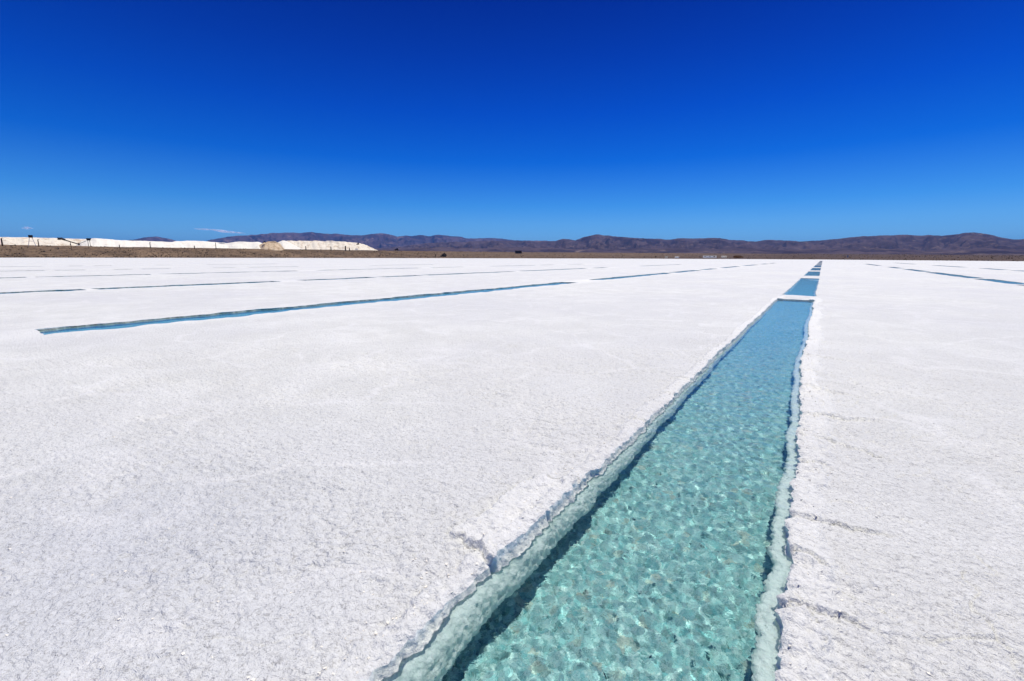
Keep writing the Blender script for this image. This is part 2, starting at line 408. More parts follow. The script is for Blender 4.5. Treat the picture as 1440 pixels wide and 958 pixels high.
# relief of the crust
DIST = np.hypot(X, Y)
Z = np.zeros_like(X); CR = np.zeros_like(X)
sel = (DIST < 70) & (Y > -1)
x, y, dd = X[sel], Y[sel], DIST[sel]
fade = 1 - smooth(25, 65, dd)
z = (fbm(x * .8, y * .8, 3, 1) - .5) * .045
p_ = vnoise(x * .9, y * .9, 61); wx = x + p_ * .8; wy = y + vnoise(x * .9, y * .9, 62) * .8
f1, f2 = voro(wx * .62, wy * .62, 3)
seam = np.exp(-((f2 - f1) / .055) ** 2) * smooth(.4, .62, vnoise(x * .9, y * .9, 64))
z += seam * .006
rough = .35 + .65 * smooth(.3, .65, fbm(x * 1.1, y * 1.1, 3, 71))
nr = dd < 14
xn, yn = x[nr], y[nr]; fn = 1 - smooth(8, 14, dd[nr])
a1, a2 = voro(xn * 14, yn * 14, 7); b1, b2 = voro(xn * 32 + a1, yn * 32, 8)
pop = (.5 - np.clip(a1, 0, .8)) * .016 + (.45 - np.clip(b1, 0, .8)) * .011 + (fbm(xn * 9, yn * 9, 4, 15) - .5) * .026
pop -= .012 * smooth(.66, .74, vnoise(xn * 11, yn * 11, 77)) * smooth(.5, .7, vnoise(xn * 2.3, yn * 2.3, 78))
z[nr] += pop * fn * rough[nr]
# crust along the near pool's banks
gl_ = XL + edge_w(y, -1) + notch(y, -1); gr_ = XR + edge_w(y, 1) + notch(y, 1)
dl = gl_ - x; dr = x - gr_
band = (y < 24)
wbl = .09 + .16 * fbm(y * .9, y * 0 + 4, 2, 81); wbr = .12 + .26 * fbm(y * 1.1, y * 0 + 9, 2, 83)
sl_ = (x > (XL + XR) / 2); d_ = np.where(sl_, dr, dl); wb = np.where(sl_, wbr, wbl)
inb = (1 - smooth(wb * .75, wb * 1.15, d_ + (fbm(x * 6, y * 6, 3, 85) - .5) * .12)) * (d_ > -.2) * band
z += inb * (.014 + .018 * fbm(x * 5, y * 5, 3, 87))
lump1, lump2 = voro(x * 11, y * 11, 91)
z += inb * np.where(sl_, 1.0, .35) * (.5 - np.clip(lump1, 0, .8)) * .028 * (1 - smooth(.0, .22, d_)) * fade
z -= .016 * np.exp(-np.clip(d_, 0, 9) / .018) * (y < 48)
crust = inb * .9
# cracks
for (yy, ln, sl, s) in CRACKS:
    d0 = np.where(s < 0, dl, dr)
    k = (d0 > -.05) & (d0 < ln * 1.15) & (np.abs(y - yy) < .9)
    if not k.any(): continue
    u = d0[k]; yc = yy + sl * u + (fbm(u * 15 + yy, u * 0 + yy, 3, 93) - .5) * .15 - (.0)
    q = y[k] - yc; wdt = (.008 if s > 0 else .006) + .0010 * yy
    fadec = 1 - smooth(ln * .6, ln * 1.1, u)
    z[k] += (-.027 if s > 0 else -.017) * fadec * np.exp(-(q / wdt) ** 2) + .020 * fadec * smooth(.0, .02, q) * np.exp(-np.clip(q, 0, 9) / .10)
# finer branching cracks near the east bank and a few on the open crust
k = (dd < 12)
u, v = x[k], y[k]; ww = (fbm(u * 2.2, v * 2.2, 3, 151) - .5) * .9
g1, g2 = voro(u * 1.15 + ww, v * 1.15 + (fbm(u * 2.2, v * 2.2, 3, 152) - .5) * .9, 153)
ce = (g2 - g1) + (fbm(u * 14, v * 14, 3, 154) - .5) * .05
nearb = np.where(u > -.7, 1 - smooth(.5, 1.6, np.abs(dr[k])), .30 * (1 - smooth(.6, 1.6, np.abs(dl[k]))) + .12)
msk = smooth(.42, .6, vnoise(u * 2.1, v * 2.1, 155)) * nearb
z[k] += msk * (-.020 * np.exp(-(ce / .016) ** 2) + .012 * np.exp(-(ce / .09) ** 2))
# the raised slab on the west bank between its two cracks
k = (y > 1.75) & (y < 3.1) & (dl > -.02) & (dl < .5)
u = dl[k]; v = y[k]
yc0 = 1.83 + .25 * u + (fbm(u * 15 + 1.83, u * 0 + 1.83, 3, 93) - .5) * .15; yc1 = 2.93 - .12 * u + (fbm(u * 15 + 2.93, u * 0 + 2.93, 3, 93) - .5) * .15
wid = .37 + (fbm(v * 3, v * 0, 3, 95) - .5) * .12
ins = smooth(-.0, .02, v - yc0) * smooth(0, .02, yc1 - v) * smooth(-.0, .03, wid - u)
z[k] += .030 * ins - .016 * np.exp(-((wid - u) / .018) ** 2) * (v > yc0) * (v < yc1); crust[k] = np.maximum(crust[k], ins)
Z[sel] = z; CR[sel] = crust; GRY = np.zeros_like(X); GRY[sel] = np.exp(-((x + 3.4) / 1.9) ** 2 - ((y - .7) / 1.6) ** 2)
for (nm, a, b, pools) in ROWS[1:4]:
    k = (np.abs(X - (a + b) / 2) < 1.6) & (Y > -10) & (Y < 120)
    e = np.maximum(a - X, X - b)
    Z += np.where(k, .03 * np.exp(-np.clip(e, 0, 9) / .3) * fbm(X * 3, Y * 1.3, 3, 97), 0)
    CR = np.maximum(CR, np.where(k, .8 * np.exp(-np.clip(e, 0, 9) / .35), 0))

# faces, without the pools
mask = np.ones((NY - 1, NX - 1), bool)
def ix(v): return int(np.argmin(np.abs(xs - v)))
def iy(v): return int(np.argmin(np.abs(ys - v)))
HOLES = []
for (nm, a, b, pools) in ROWS:
    i0, i1 = ix(a), ix(b)
    for n, (s, e) in enumerate(pools):
        j0, j1 = iy(s), iy(e); mask[j0:j1, i0:i1] = False; HOLES.append((nm, n, i0, i1, j0, j1))
fq = grid_faces(NX, NY)[mask.ravel()]
used = np.zeros(NX * NY, bool); used[fq.ravel()] = True
remap = np.cumsum(used) - 1
V = np.stack([X.ravel(), Y.ravel(), Z.ravel()], 1)
me = mesh_np('salt_flat', V[used], remap[fq], M['salt'], True, {'crust': CR.ravel()[used], 'grey_patch': GRY.ravel()[used]})
tag(link('salt_flat', me), 'wide white salt crust cut by long straight pools', kind='structure')

# ---------------------------------------------------------------- the pools
ORD = ['first', 'second', 'third', 'fourth', 'fifth', 'sixth', 'seventh', 'eighth', 'ninth']
ROWTXT = {'second': 'first row left of the turquoise', 'third': 'second row left of the turquoise', 'fourth': 'third row left of the turquoise', 'fifth': 'fourth row left of the turquoise',
          'sixth': 'farthest row near the scrub', 'east': 'row right of the turquoise', 'far_east': 'outermost row at the right'}
MAINLAB = ['long turquoise brine pool in the foreground with crystals on its bed', 'bright blue pool just beyond the first white salt bridge', 'small blue pool beyond the second white salt bridge',
           'thin dark blue pool beyond the third salt bridge', 'blue sliver of pool, fifth along the row to the horizon', 'blue sliver of pool, sixth along the row to the horizon',
           'grey sliver of pool, seventh along the row to the horizon', 'grey sliver of pool, eighth along the row to the horizon', 'farthest grey tip of the pool row at the horizon']
PROF = {  # (inward offset, depth) from the rim down
 'w': [(0, 0), (.003, -.010), (.008, -.026), (.015, -.044), (.030, -.055), (.066, -.080), (.094, -.130), (.112, -.235), (.105, -.28), (.05, -.31), (-.03, -.35), (-.09, -.42), (-.12, -.60)],
 'e': [(0, 0), (-.004, -.015), (-.012, -.034), (-.008, -.050), (.005, -.060), (.035, -.070), (.068, -.078), (.088, -.105), (.078, -.16), (.03, -.22), (-.05, -.29), (-.09, -.40), (-.12, -.60)]}
def build_pool(nm, n, i0, i1, j0, j1):
    cx = (xs[i0] + xs[i1]) / 2; y0, y1 = ys[j0], ys[j1]
    fine = nm == 'main' and n == 0
    root = empty('salt_pool', (cx, y0, 0))
    if nm == 'main': lab = MAINLAB[n]
    elif nm == 'second' and n == 0: lab = 'very long narrow blue pool slanting across the left of the salt flat'
    elif nm == 'east' and n == 0: lab = 'nearest blue pool strip cut by the right edge of the photo'
    else: lab = '%s narrow pool, nearest first, of the %s' % (ORD[n], ROWTXT[nm])
    tag(root, lab, 'salt pool', 'rectangular brine pools cut in rows into the salt flat')
    # rim loop: west side going +y, far end going +x, east side going -y, near end going -x
    L = [(j, i0, 'w', (1, 0)) for j in range(j0, j1)] + [(j1, i, 'e', (0, -1)) for i in range(i0, i1)] + [(j, i1, 'e', (-1, 0)) for j in range(j1, j0, -1)] + [(j0, i, 'w', (0, 1)) for i in range(i1, i0, -1)]
    J = np.array([l[0] for l in L]); I = np.array([l[1] for l in L])
    P = np.stack([X[J, I], Y[J, I], Z[J, I]], 1); N = np.array([l[3] for l in L], float)
    wv = np.array([l[2] == 'w' for l in L])
    nL = len(L)
    ns = 34 if fine else 13
    t = np.linspace(0, 1, ns); pw = np.array(PROF['w']); pe = np.array(PROF['e'])
    def samp(p):
        s = np.concatenate([[0], np.cumsum(np.hypot(*np.diff(p, axis=0).T))]); s /= s[-1]
        return np.interp(t, s, p[:, 0]), np.interp(t, s, p[:, 1])
    ow, zw = samp(pw); oe, ze = samp(pe)
    off = np.where(wv[:, None], ow[None], oe[None]); zz = np.where(wv[:, None], zw[None], ze[None])
    run = np.concatenate([[0], np.cumsum(np.hypot(np.diff(P[:, 0]), np.diff(P[:, 1])))])
    # blend normals at the corners
    for c in (0, j1 - j0, j1 - j0 + i1 - i0, 2 * (j1 - j0) + i1 - i0):
        N[c % nL] = N[c % nL] + N[(c - 1) % nL]
    R_ = run[:, None] + t[None] * 0; Zr = t[None] * .62 + R_ * 0
    amp = (.85 + .35 * fbm(R_ * 2.3, R_ * 0 + 3, 2, 101)) * np.where(wv, np.interp(P[:, 1], [1.5, 5, 14], [1.0, .62, .5]), 1.0)[:, None]
    if nm != 'main': amp = amp * .4
    prot = off * np.where(off > 0, amp, 1.0)
    if fine:
        l1, l2 = voro(R_ * 21, Zr * 21, 103); m1, m2 = voro(R_ * 46, Zr * 46, 104)
        lum = (.45 - np.clip(l1, 0, .8)) * .026 + (.45 - np.clip(m1, 0, .8)) * .010 + (fbm(R_ * 7, Zr * 12, 3, 105) - .5) * .035
        lum = lum * smooth(0, .08, t[None])
    else:
        lum = (fbm(R_ * 6, Zr * 10, 2, 105) - .5) * .05 * smooth(0, .1, t[None])
    prot = prot + lum
    if fine:
        kw = 31; ker = np.hanning(kw + 2)[1:-1]; ker /= ker.sum()
        nr0, nr1 = j1 - j0, j1 - j0 + i1 - i0
        Ps = P.copy()
        for (q0, q1) in ((0, nr0), (nr1, nr1 + nr0)):
            seg = P[q0:q1, 0]; Ps[q0:q1, 0] = np.convolve(np.pad(seg, kw // 2, mode='edge'), ker, 'valid')
    else: Ps = P
    bl = smooth(.08, .24, t)[None]
    zz2 = zz + P[:, 2:3] * (1 - smooth(0, .15, t[None])) + np.where(t[None] > .15, lum * .5, 0)
    VX = P[:, 0:1] * (1 - bl) + Ps[:, 0:1] * bl + N[:, 0:1] * prot; VY = P[:, 1:2] + N[:, 1:2] * prot
    Vw = np.stack([VX.ravel(), VY.ravel(), zz2.ravel()], 1)
    F = grid_faces(ns, nL)
    last = np.arange(ns - 1); a = (nL - 1) * ns + last
    F = np.concatenate([F, np.stack([a, a + 1, last + 1, last], 1)])
    reparent(link('basin_wall', mesh_np('basin_wall', Vw, F[:, ::-1], M['wall'] if nm == 'main' else M['wall_side'])), root)
    # bed of crystals
    x0, x1 = xs[i0] - .35, xs[i1] + .35
    if fine:
        gx = np.arange(x0 + .1, x1 - .1, .0115); gy = [y0 - .2]
        while gy[-1] < y1 + .2: gy.append(gy[-1] + (.06 if gy[-1] < .2 else .0115 if gy[-1] < 4 else min(.0115 + (gy[-1] - 4) * .006, .12)))
        gy = np.array(gy)
    else:
        gx = np.linspace(x0, x1, 6); gy = np.linspace(y0 - .2, y1 + .2, 24)
    GX, GY = np.meshgrid(gx, gy)
    qx = GX + (vnoise(GX * 9, GY * 9, 121) - .5) * .06; qy = GY + (vnoise(GX * 9, GY * 9, 122) - .5) * .06
    c1, c2, cid, ddx, ddy = voro(qx * 33, qy * 27, 123, True)
    d1, d2, cid2, ex, ey = voro(qx * 56 + 5, qy * 52, 124, True)
    ang = cid * 2 * pi * 7
    GZ = FLOOR_Z + (fbm(GX * 2, GY * 2, 3, 125) - .5) * .05
    if fine:
        GZ = GZ + (cid - .5) * .026 + (np.cos(ang) * ddx + np.sin(ang) * ddy) * .026 - .014 * np.exp(-((c2 - c1) / .12) ** 2) + (.4 - np.clip(d1, 0, .8)) * .008
    cellv = np.clip(.10 + .55 * cid + .55 * (cid2 - .3), 0, 1) * (.65 + .5 * fbm(GX * 1.7, GY * 1.3, 3, 127))
    if not fine: cellv = cellv * 0 + .05; c2 = c1 + 1  # darker bed colour stands in for absorption in the other pools
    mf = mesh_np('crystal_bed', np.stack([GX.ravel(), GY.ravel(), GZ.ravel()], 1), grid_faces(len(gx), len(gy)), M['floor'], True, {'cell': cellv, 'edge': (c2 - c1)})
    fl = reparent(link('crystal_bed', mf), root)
    if fine: fl['kind'] = 'stuff'
    # the brine's surface, running a little way into the banks
    wx0, wx1, wy0, wy1 = x0 + .22, x1 - .22, y0 - .15, y1 + .15
    if fine:
        gx = np.arange(wx0, wx1, .014); gy = [wy0]
        while gy[-1] < wy1: gy.append(gy[-1] + (.05 if gy[-1] < .5 else .014 if gy[-1] < 5 else min(.014 + (gy[-1] - 5) * .006, .08)))
        gy = np.array(gy)
    else: gx = np.linspace(wx0, wx1, 3); gy = np.linspace(wy0, wy1, 8)
    GX, GY = np.meshgrid(gx, gy); GZ = (WATER_Z if nm == 'main' else -.024) + 0 * GX
    if fine: GZ = GZ + ((fbm(GX * 15 + GY * 2, GY * 15, 2, 141) - .5) * .0054 + (fbm(GX * 3, GY * 2.6, 2, 142) - .5) * .006) * (1 - smooth(6, 14, GY))
    wo = link('brine', mesh_np('brine', np.stack([GX.ravel(), GY.ravel(), GZ.ravel()], 1), grid_faces(len(gx), len(gy)), M['water'])); reparent(wo, root)
    wo.cycles.is_caustics_caster = True
    for q in root.children:
        if q is not wo: q.cycles.is_caustics_receiver = True
for h in HOLES: build_pool(*h)

# loose chips of salt on the banks
cv, cf = [], []
for q in range(2600):
    yy = 0.2 + 11 * rng.rand() ** 1.8
    if rng.rand() < .6:
        sd2 = rng.rand() < .5; off = abs(rng.normal(0, .22)) + .012
        ya = np.array([yy]); xx = (XL + float(edge_w(ya, -1)[0] + notch(ya, -1)[0]) - off) if sd2 else (XR + float(edge_w(ya, 1)[0] + notch(ya, 1)[0]) + off)
    else:
        xx = rng.uniform(-7, 2.5)
        if XL - .1 < xx < XR + .25: continue
    i = min(int(np.searchsorted(xs, xx)), NX - 1); j = min(int(np.searchsorted(ys, yy)), NY - 1); z0 = float(Z[j, i])
    r = .003 + .007 * rng.rand() ** 3; n = len(cv); ph = rng.rand() * 6.3
    for (zk, rk) in ((-.4, 1.0), (.35, .85)):
        for a_ in range(4):
            an = ph + a_ * 1.571 + rng.uniform(-.35, .35); rr = r * rk * rng.uniform(.6, 1.25)
            cv.append((xx + cos(an) * rr, yy + sin(an) * rr, z0 + r * (zk + rng.uniform(-.15, .3))))
    cf += [(n + b_, n + (b_ + 1) % 4, n + 4 + (b_ + 1) % 4, n + 4 + b_) for b_ in range(4)] + [(n + 4, n + 5, n + 6, n + 7)]
tag(link('salt_chips', mesh_np('salt_chips', cv, cf, M['heap_white'], False)), 'loose white chips of salt scattered over the crust', 'salt chips', kind='stuff')

# ---------------------------------------------------------------- scrub plain round the salt
AZ = np.radians(np.concatenate([np.arange(-180, -86, 3.0), np.arange(-86, 20, .22), np.arange(20, 181, 3.0)]))
azp = lambda pts: (np.array([az_of(p[0]) for p in pts]), np.array([p[1] for p in pts], float))
edge_a = [(-200, 600), (0, 640), (180, 660), (360, 700), (540, 760), (700, 850), (860, 950), (1000, 950), (1157, 800), (1300, 620), (1440, 520), (1700, 480)]
crest_d = [(-200, 760), (0, 790), (360, 850), (540, 980), (620, 1500), (700, 2200), (860, 3000), (1157, 3600), (1440, 3800), (1700, 3800)]
crest_y = [(-200, 343), (0, 344.0), (100, 345.8), (180, 347.5), (355, 350), (540, 352.5), (620, 353.5), (700, 354.5), (860, 355.5), (1000, 356.5), (1157, 357), (1300, 358), (1440, 359), (1700, 360)]
def ia(az, pts): a, v = azp(pts); return np.interp(az, a, v)
def crest_z(az):
    out = []
    for a in np.atleast_1d(az):
        d = float(ia(a, crest_d)); yy = float(ia(a, crest_y)); e = pix_elev(a, yy); out.append(CAM_H + d * e)
    return np.array(out)
def pix_elev(a, yy):
    """tangent of the elevation at azimuth a for photograph row yy (linearised round the horizon)"""
    k = cos(a + YAW)                                    # azimuth measured from the optical axis
    k = max(k, .45)
    xx = 720 + FPX * tan(max(min(a + YAW, 1.1), -1.1)) / cos(PITCH)
    r = ray(xx, yy); return r[2] / math.hypot(r[0], r[1])
ea = ia(AZ, edge_a) + (fbm(AZ * 30, AZ * 0, 3, 131) - .5) * 60
ca = ia(AZ, crest_d); cz = crest_z(AZ)
T = [-.02, 0, .02, .06, .12, .2, .3, .42, .56, .7, .84, 1.0]
Vp = []
for k, t in enumerate(T):
    r = ea + (ca - ea) * t; zz = np.where(t <= 0, -.4 + 0 * r, .15 + (cz - .15) * (t ** 1.0)) if t <= .0 else .12 + (cz - .12) * t
    zz = zz + (fbm(r * .02 + 3, AZ * 60, 3, 133) - .5) * np.minimum(cz, 12) * .10 * (t > 0.05)
    Vp.append(np.stack([np.sin(AZ) * r, np.cos(AZ) * r, zz], 1))
for r2, dz in ((1.35, -.25), (2.2, -.2), (4.0, -.1), (12.0, -.0)):
    r = np.minimum(ca * r2, 30000); r = np.maximum(r, ca * 1.02)
    e2 = (cz - CAM_H) / ca
    zz = np.where(cz > CAM_H, cz * (1 + dz), cz)
    Vp.append(np.stack([np.sin(AZ) * r, np.cos(AZ) * r, np.minimum(zz, cz - .5)], 1))
Vp = np.concatenate(Vp)
me = mesh_np('scrub_plain', Vp, grid_faces(len(AZ), len(T) + 4)[:, ::-1], M['plain'])
tag(link('scrub_plain', me), 'brown scrubby ground rising beyond the salt', kind='structure')
# the ground sheet below everything
gb = MB(); gb.v = [(-60000, -60000, -3), (60000, -60000, -3), (60000, 60000, -3), (-60000, 60000, -3)]; gb.f = [(0, 1, 2, 3)]
tag(gb.build('ground', M['plain']), kind='structure')

# low shrubs: thousands of small ragged clumps
def plain_z(a, t): 
    c = crest_z(a); return .12 + (c - .12) * t
bu = MB(); NB = 9000
aa = rng.uniform(az_of(-40), az_of(1480), NB); tt = rng.uniform(0.0, 1.0, NB) ** 1.6
cza = crest_z(aa); eda = np.interp(aa, AZ, ea); cda = np.interp(aa, AZ, ca)
sv_, sf_ = [], []
for k in range(NB):
    r = eda[k] + (cda[k] - eda[k]) * tt[k]; z0 = .1 + (cza[k] - .12) * tt[k]
    s = .72 * rng.uniform(.3, 1.0) * rng.uniform(.3, 1.1) * (1 + r / 1500); px_, py_ = sin(aa[k]) * r, cos(aa[k]) * r
    n = len(sv_)
    for q in range(5):
        an = 2 * pi * q / 5 + rng.uniform(-.4, .4); rr = s * rng.uniform(.6, 1.25)
        sv_.append((px_ + cos(an) * rr, py_ + sin(an) * rr, z0 - .2))
    for q in range(5):
        an = 2 * pi * q / 5 + rng.uniform(-.4, .4); rr = s * rng.uniform(.35, .9)
        sv_.append((px_ + cos(an) * rr, py_ + sin(an) * rr, z0 + s * rng.uniform(.45, 1.0)))
    for q in range(5): sf_.append((n + q, n + (q + 1) % 5, n + 5 + (q + 1) % 5, n + 5 + q))
    sf_.append((n + 5, n + 6, n + 7, n + 8)); sf_.append((n + 5, n + 8, n + 9, n + 5 if False else n + 9)) if False else None
me = mesh_np('scrub', sv_, sf_, M['scrub'], False)
tag(link('scrub', me), 'low dry brown shrubs covering the plain beyond the salt', 'shrubs', kind='stuff')

# ---------------------------------------------------------------- mountains
def mountain(name, sky_pts, crest_dist, foot_dist, foot_y, mat, label, seed, rough=.10, nA=520, nT=46, lo=None, hi=None):
    a, yv = azp(sky_pts)
    A = np.linspace(a[0], a[-1], nA); yy = np.interp(A, a, yv)
    wig = (fbm(A * 90, A * 0 + seed, 4, seed) - .5) * 1.3
    zc = np.array([CAM_H + crest_dist * pix_elev(q, w_) for q, w_ in zip(A, yy + wig)])
    zf = np.array([CAM_H + foot_dist * pix_elev(q, foot_y) for q in A])
    Tt = np.linspace(0, 1.35, nT); Vm = []
    for t in Tt:
        r = foot_dist + (crest_dist - foot_dist) * t
        if t <= 1:
            base = zf + (zc - zf) * (t ** 1.45)
            s = (r / 1000.0)
            gul = 1 - np.abs(2 * fbm(A * 26 + .3 * t, A * 0 + t * 1.7 + seed, 4, seed + 3) - 1)
            g2 = 1 - np.abs(2 * fbm(A * 75 + t, A * 0 + t * 5 + seed, 4, seed + 5) - 1)
            base = base + (zc - zf) * ((gul - .75) * 2.2 * rough * 2 + (g2 - .75) * rough * 1.6) * sin(pi * min(t, 1)) ** .8
            base = np.minimum(base, CAM_H + (zc - CAM_H) / crest_dist * r * .995 + 0) if t < .98 else base
        else: base = zc - (zc - zf) * ((t - 1) / .35) ** 1.1
        Vm.append(np.stack([np.sin(A) * r, np.cos(A) * r, base], 1))
    me = mesh_np(name, np.concatenate(Vm), grid_faces(nA, nT)[:, ::-1], mat)
    return tag(link(name, me), label, kind='structure')
mountain('mountain_range', [(150, 342), (190, 337.2), (205, 333.8), (225, 333.2), (240, 335.5), (255, 340), (275, 342), (288, 341), (300, 337), (320, 333.5), (340, 331), (360, 330.5), (385, 328), (400, 327.5), (420, 327), (440, 326.3), (455, 328), (475, 328), (490, 330.5),
   (510, 331), (525, 329), (537, 327.3), (550, 329.5), (560, 332.5), (572, 331), (580, 332.5), (592, 330.5), (605, 332), (617, 330), (635, 332), (650, 333), (660, 335.5), (680, 334.5), (700, 335), (718, 337.5), (740, 338.3), (800, 339), (860, 345)],
   24000, 17000, 358, M['mount_far'], 'far purple mountain range at the left and centre horizon', 5, .20)
mountain('mountain_range', [(500, 352), (560, 347), (600, 342), (640, 340), (690, 338.5), (740, 338.8), (770, 339), (780, 338.8), (790, 336.2), (800, 337), (808, 338), (820, 333), (838, 329.5), (850, 331), (870, 333), (900, 335), (940, 337), (952, 335), (975, 335), (1010, 334.5),
   (1020, 336), (1035, 338), (1060, 339.5), (1080, 337.5), (1120, 339.5), (1145, 338.5), (1170, 336.5), (1190, 334.5), (1210, 332), (1240, 331), (1270, 330.5), (1290, 331.8), (1300, 330.5), (1320, 331.5), (1335, 330.5), (1350, 328), (1362, 327), (1380, 329), (1400, 333.5),
   (1420, 336.5), (1430, 337), (1440, 335), (1480, 331), (1560, 335), (1700, 330), (1900, 338)],
   13500, 8200, 357, M['mount'], 'dark purple brown mountain range along the centre and right horizon', 9, .20, 700)
mountain('foothills', [(480, 356), (520, 352), (560, 349.5), (620, 347.5), (680, 349), (730, 347), (800, 350), (860, 351), (900, 348.5), (980, 350), (1040, 349), (1100, 351), (1160, 350), (1230, 349), (1300, 352), (1380, 349), (1440, 352), (1700, 350)],
   8200, 6000, 359, M['mount'], 'low dark foothills before the mountains', 15, .10, 500, 26)
mountain('mountain_range', [(-2600, 349), (-1200, 346), (-600, 347), (-200, 348), (150, 347)], 30000, 22000, 358, M['mount_far'], 'low far hills beyond the left edge', 19, .1, 120, 16)

# ---------------------------------------------------------------- heaps of mined salt behind the scrub bank
def heap(top, dist, mat, label, seed, flat=.15, dip=.6, depth=2.2):
    a, yv = azp(top); n = int(max(24, (top[-1][0] - top[0][0]) * 1.1))
    A = np.linspace(a[0], a[-1], n); yy = np.interp(A, a, yv) + (fbm(A * 130, A * 0 + seed, 4, seed) - .5) * dip * 2.2
    zt = np.array([CAM_H + dist * pix_elev(q, w_) for q, w_ in zip(A, yy)])
    zb = crest_z(A) * np.minimum(1, dist / ia(A, crest_d)) - 4.0
    zt = np.maximum(zt, zb + .3)
    hgt = zt - zb
    S = np.array([-1.0, -.85, -.7, -.55, -.4, -.28, -.16, -.07, 0, .07, .2, .5, 1.0]); Vh = []
    for s in S:
        k = 1 - np.clip((abs(s) - .05) / .95, 0, 1)
        off = s * depth * np.maximum(hgt, 4)
        r = dist + off + (fbm(A * 60, A * 0 + s * 1.3 + seed, 3, seed + 1) - .5) * hgt * .7 * (1 if abs(s) > .1 else 0)
        zz = zb + hgt * k + (fbm(A * 150, A * 0 + s * 5, 3, seed + 2) - .5) * hgt * .12 * (k > .05) * (k < .93)
        Vh.append(np.stack([np.sin(A) * r, np.cos(A) * r, np.minimum(zz, zt)], 1))
    me = mesh_np('salt_heap', np.concatenate(Vh), grid_faces(n, len(S))[:, ::-1], mat)
    return tag(link('salt_heap', me), label, 'salt heap', 'heaps of mined salt behind the scrub bank')
heap([(-260, 331), (-60, 332.5), (0, 333.6), (40, 334), (60, 334.4), (115, 336.2), (150, 337), (180, 341), (200, 348)], 900, M['heap'], 'long cream salt heap at the left edge, under the loading hopper', 201, .15, .35)
heap([(108, 346), (118, 340), (128, 336.2), (136, 335.4), (155, 336.2), (165, 337.5), (185, 338.5), (215, 339.3), (245, 340.5), (262, 344), (275, 350)], 868, M['heap_white'], 'bright white salt heap beside the conveyor belt', 203, .15, .5)
heap([(232, 349), (240, 342), (250, 339), (262, 338.8), (290, 339.2), (305, 340.8), (320, 342), (332, 340.1), (350, 340.2), (366, 340.6), (378, 345), (388, 352)], 880, M['heap_white'], 'low double-humped white salt heap in the middle of the row', 205, .15, .6)
heap([(352, 352), (362, 347), (372, 341.5), (380, 339.8), (388, 339.2), (396, 343), (402, 352)], 866, M['heap_dirty'], 'brown earthy cone of salt in front of the lumpy heap', 207, .1, .3, 1.6)
heap([(380, 352), (388, 343), (394, 340.2), (399, 338.6), (402, 338.5), (408, 341), (420, 347), (428, 352)], 925, M['heap_white'], 'pointed white cone of salt between the brown cone and lumpy heap', 209, .1, .2, 1.6)
heap([(392, 350), (400, 340), (404, 338.4), (412, 338.2), (418, 339.1), (425, 338.3), (436, 339.0), (446, 338.9), (458, 339.4), (470, 339.2), (485, 340.1), (500, 340.9), (508, 342.3), (516, 345), (527, 350), (537, 353.5)], 1040, M['heap'], 'lumpy cream salt heap with sloping end, rightmost of the row', 211, .15, .8)

# ---------------------------------------------------------------- loading plant on the heaps
def place_parts(root, parts):
    for p in parts: reparent(p, root)
D1 = 770.0
def X2w(x, y, d=D1): return at(x, y, d)
lat = lambda d, x: (at(x + 1, 350, d) - at(x, 350, d))          # world step for one photograph pixel sideways
# hopper on a splayed frame
b = X2w(45, 344.2); root = empty('loading_hopper', b); tag(root, 'dark box hopper raised on splayed thin legs above the salt heap', 'hopper')
u = lat(D1, 45); upx = h_at(45, 343, D1) - h_at(45, 344, D1); zt_ = h_at(45, 334.4, D1); zt2 = h_at(45, 331.2, D1)
rz = math.atan2(u[1], u[0]); U1 = np.linalg.norm(u)
reparent(MB().box((b[0], b[1], zt_), (6.4 * U1, 4.5, zt2 - zt_), rz, 1.0).build('bin', M['rust']), root)
reparent(MB().box((b[0], b[1], zt2), (7.0 * U1, 5.1, .35 * upx), rz).build('rim', M['rust']), root)
dn = np.array([-u[1], u[0], 0]) / U1
for s1 in (-1, 1):
    for s2 in (-1, 1):
        p = b + u * s1 * 2.0 + dn * s2 * 1.6; q = b + u * s1 * 5.2 + dn * s2 * 3
        reparent(MB().bar((p[0], p[1], zt_), (q[0], q[1], b[2] - 1.5), .28).build('leg', M['white_paint']), root)
reparent(MB().bar(tuple(b + u * -3 + np.array([0, 0, (zt_ - b[2]) * .5])), tuple(b + u * 3 + np.array([0, 0, (zt_ - b[2]) * .5])), .2).build('brace', M['white_paint']), root)
# long conveyor from upper left down to the foot
h0, h1 = X2w(85, 335.8, 760), X2w(110, 343.4, 760)
root = empty('conveyor', (h1[0], h1[1], h1[2] - 1.5)); tag(root, 'dark sloping conveyor belt descending from its drum to the heap foot', 'conveyor')
reparent(MB().bar(h0, h1, .75, .75, 4).build('belt_frame', M['rust']), root)
reparent(MB().bar(h0 + np.array([0, 0, .5]), h0 + (h1 - h0) * .28 + np.array([0, 0, .3]), 1.35, 1.0, 8).build('drive_housing', M['rust']), root)
hd = X2w(83, 335.9, 760); reparent(MB().box((hd[0], hd[1], hd[2] - 1.2), (5 * U1, 3.5, 2.6), rz, .8).build('head_box', M['rust']), root)
ft = X2w(111, 343.6, 760); reparent(MB().box((ft[0], ft[1], ft[2] - 1.2), (3.4 * U1, 3.2, 2.6), rz, .6).build('foot_box', M['rust']), root)
md = X2w(99, 343.9, 760); reparent(MB().box((md[0], md[1], md[2] - 1.0), (2 * U1, 2, 2.0), rz, .5).build('motor_box', M['rust']), root)
mm = h0 + (h1 - h0) * .55
reparent(MB().bar(tuple(mm), (mm[0], mm[1], mm[2] - 9), .25).build('support_leg', M['rust']), root)
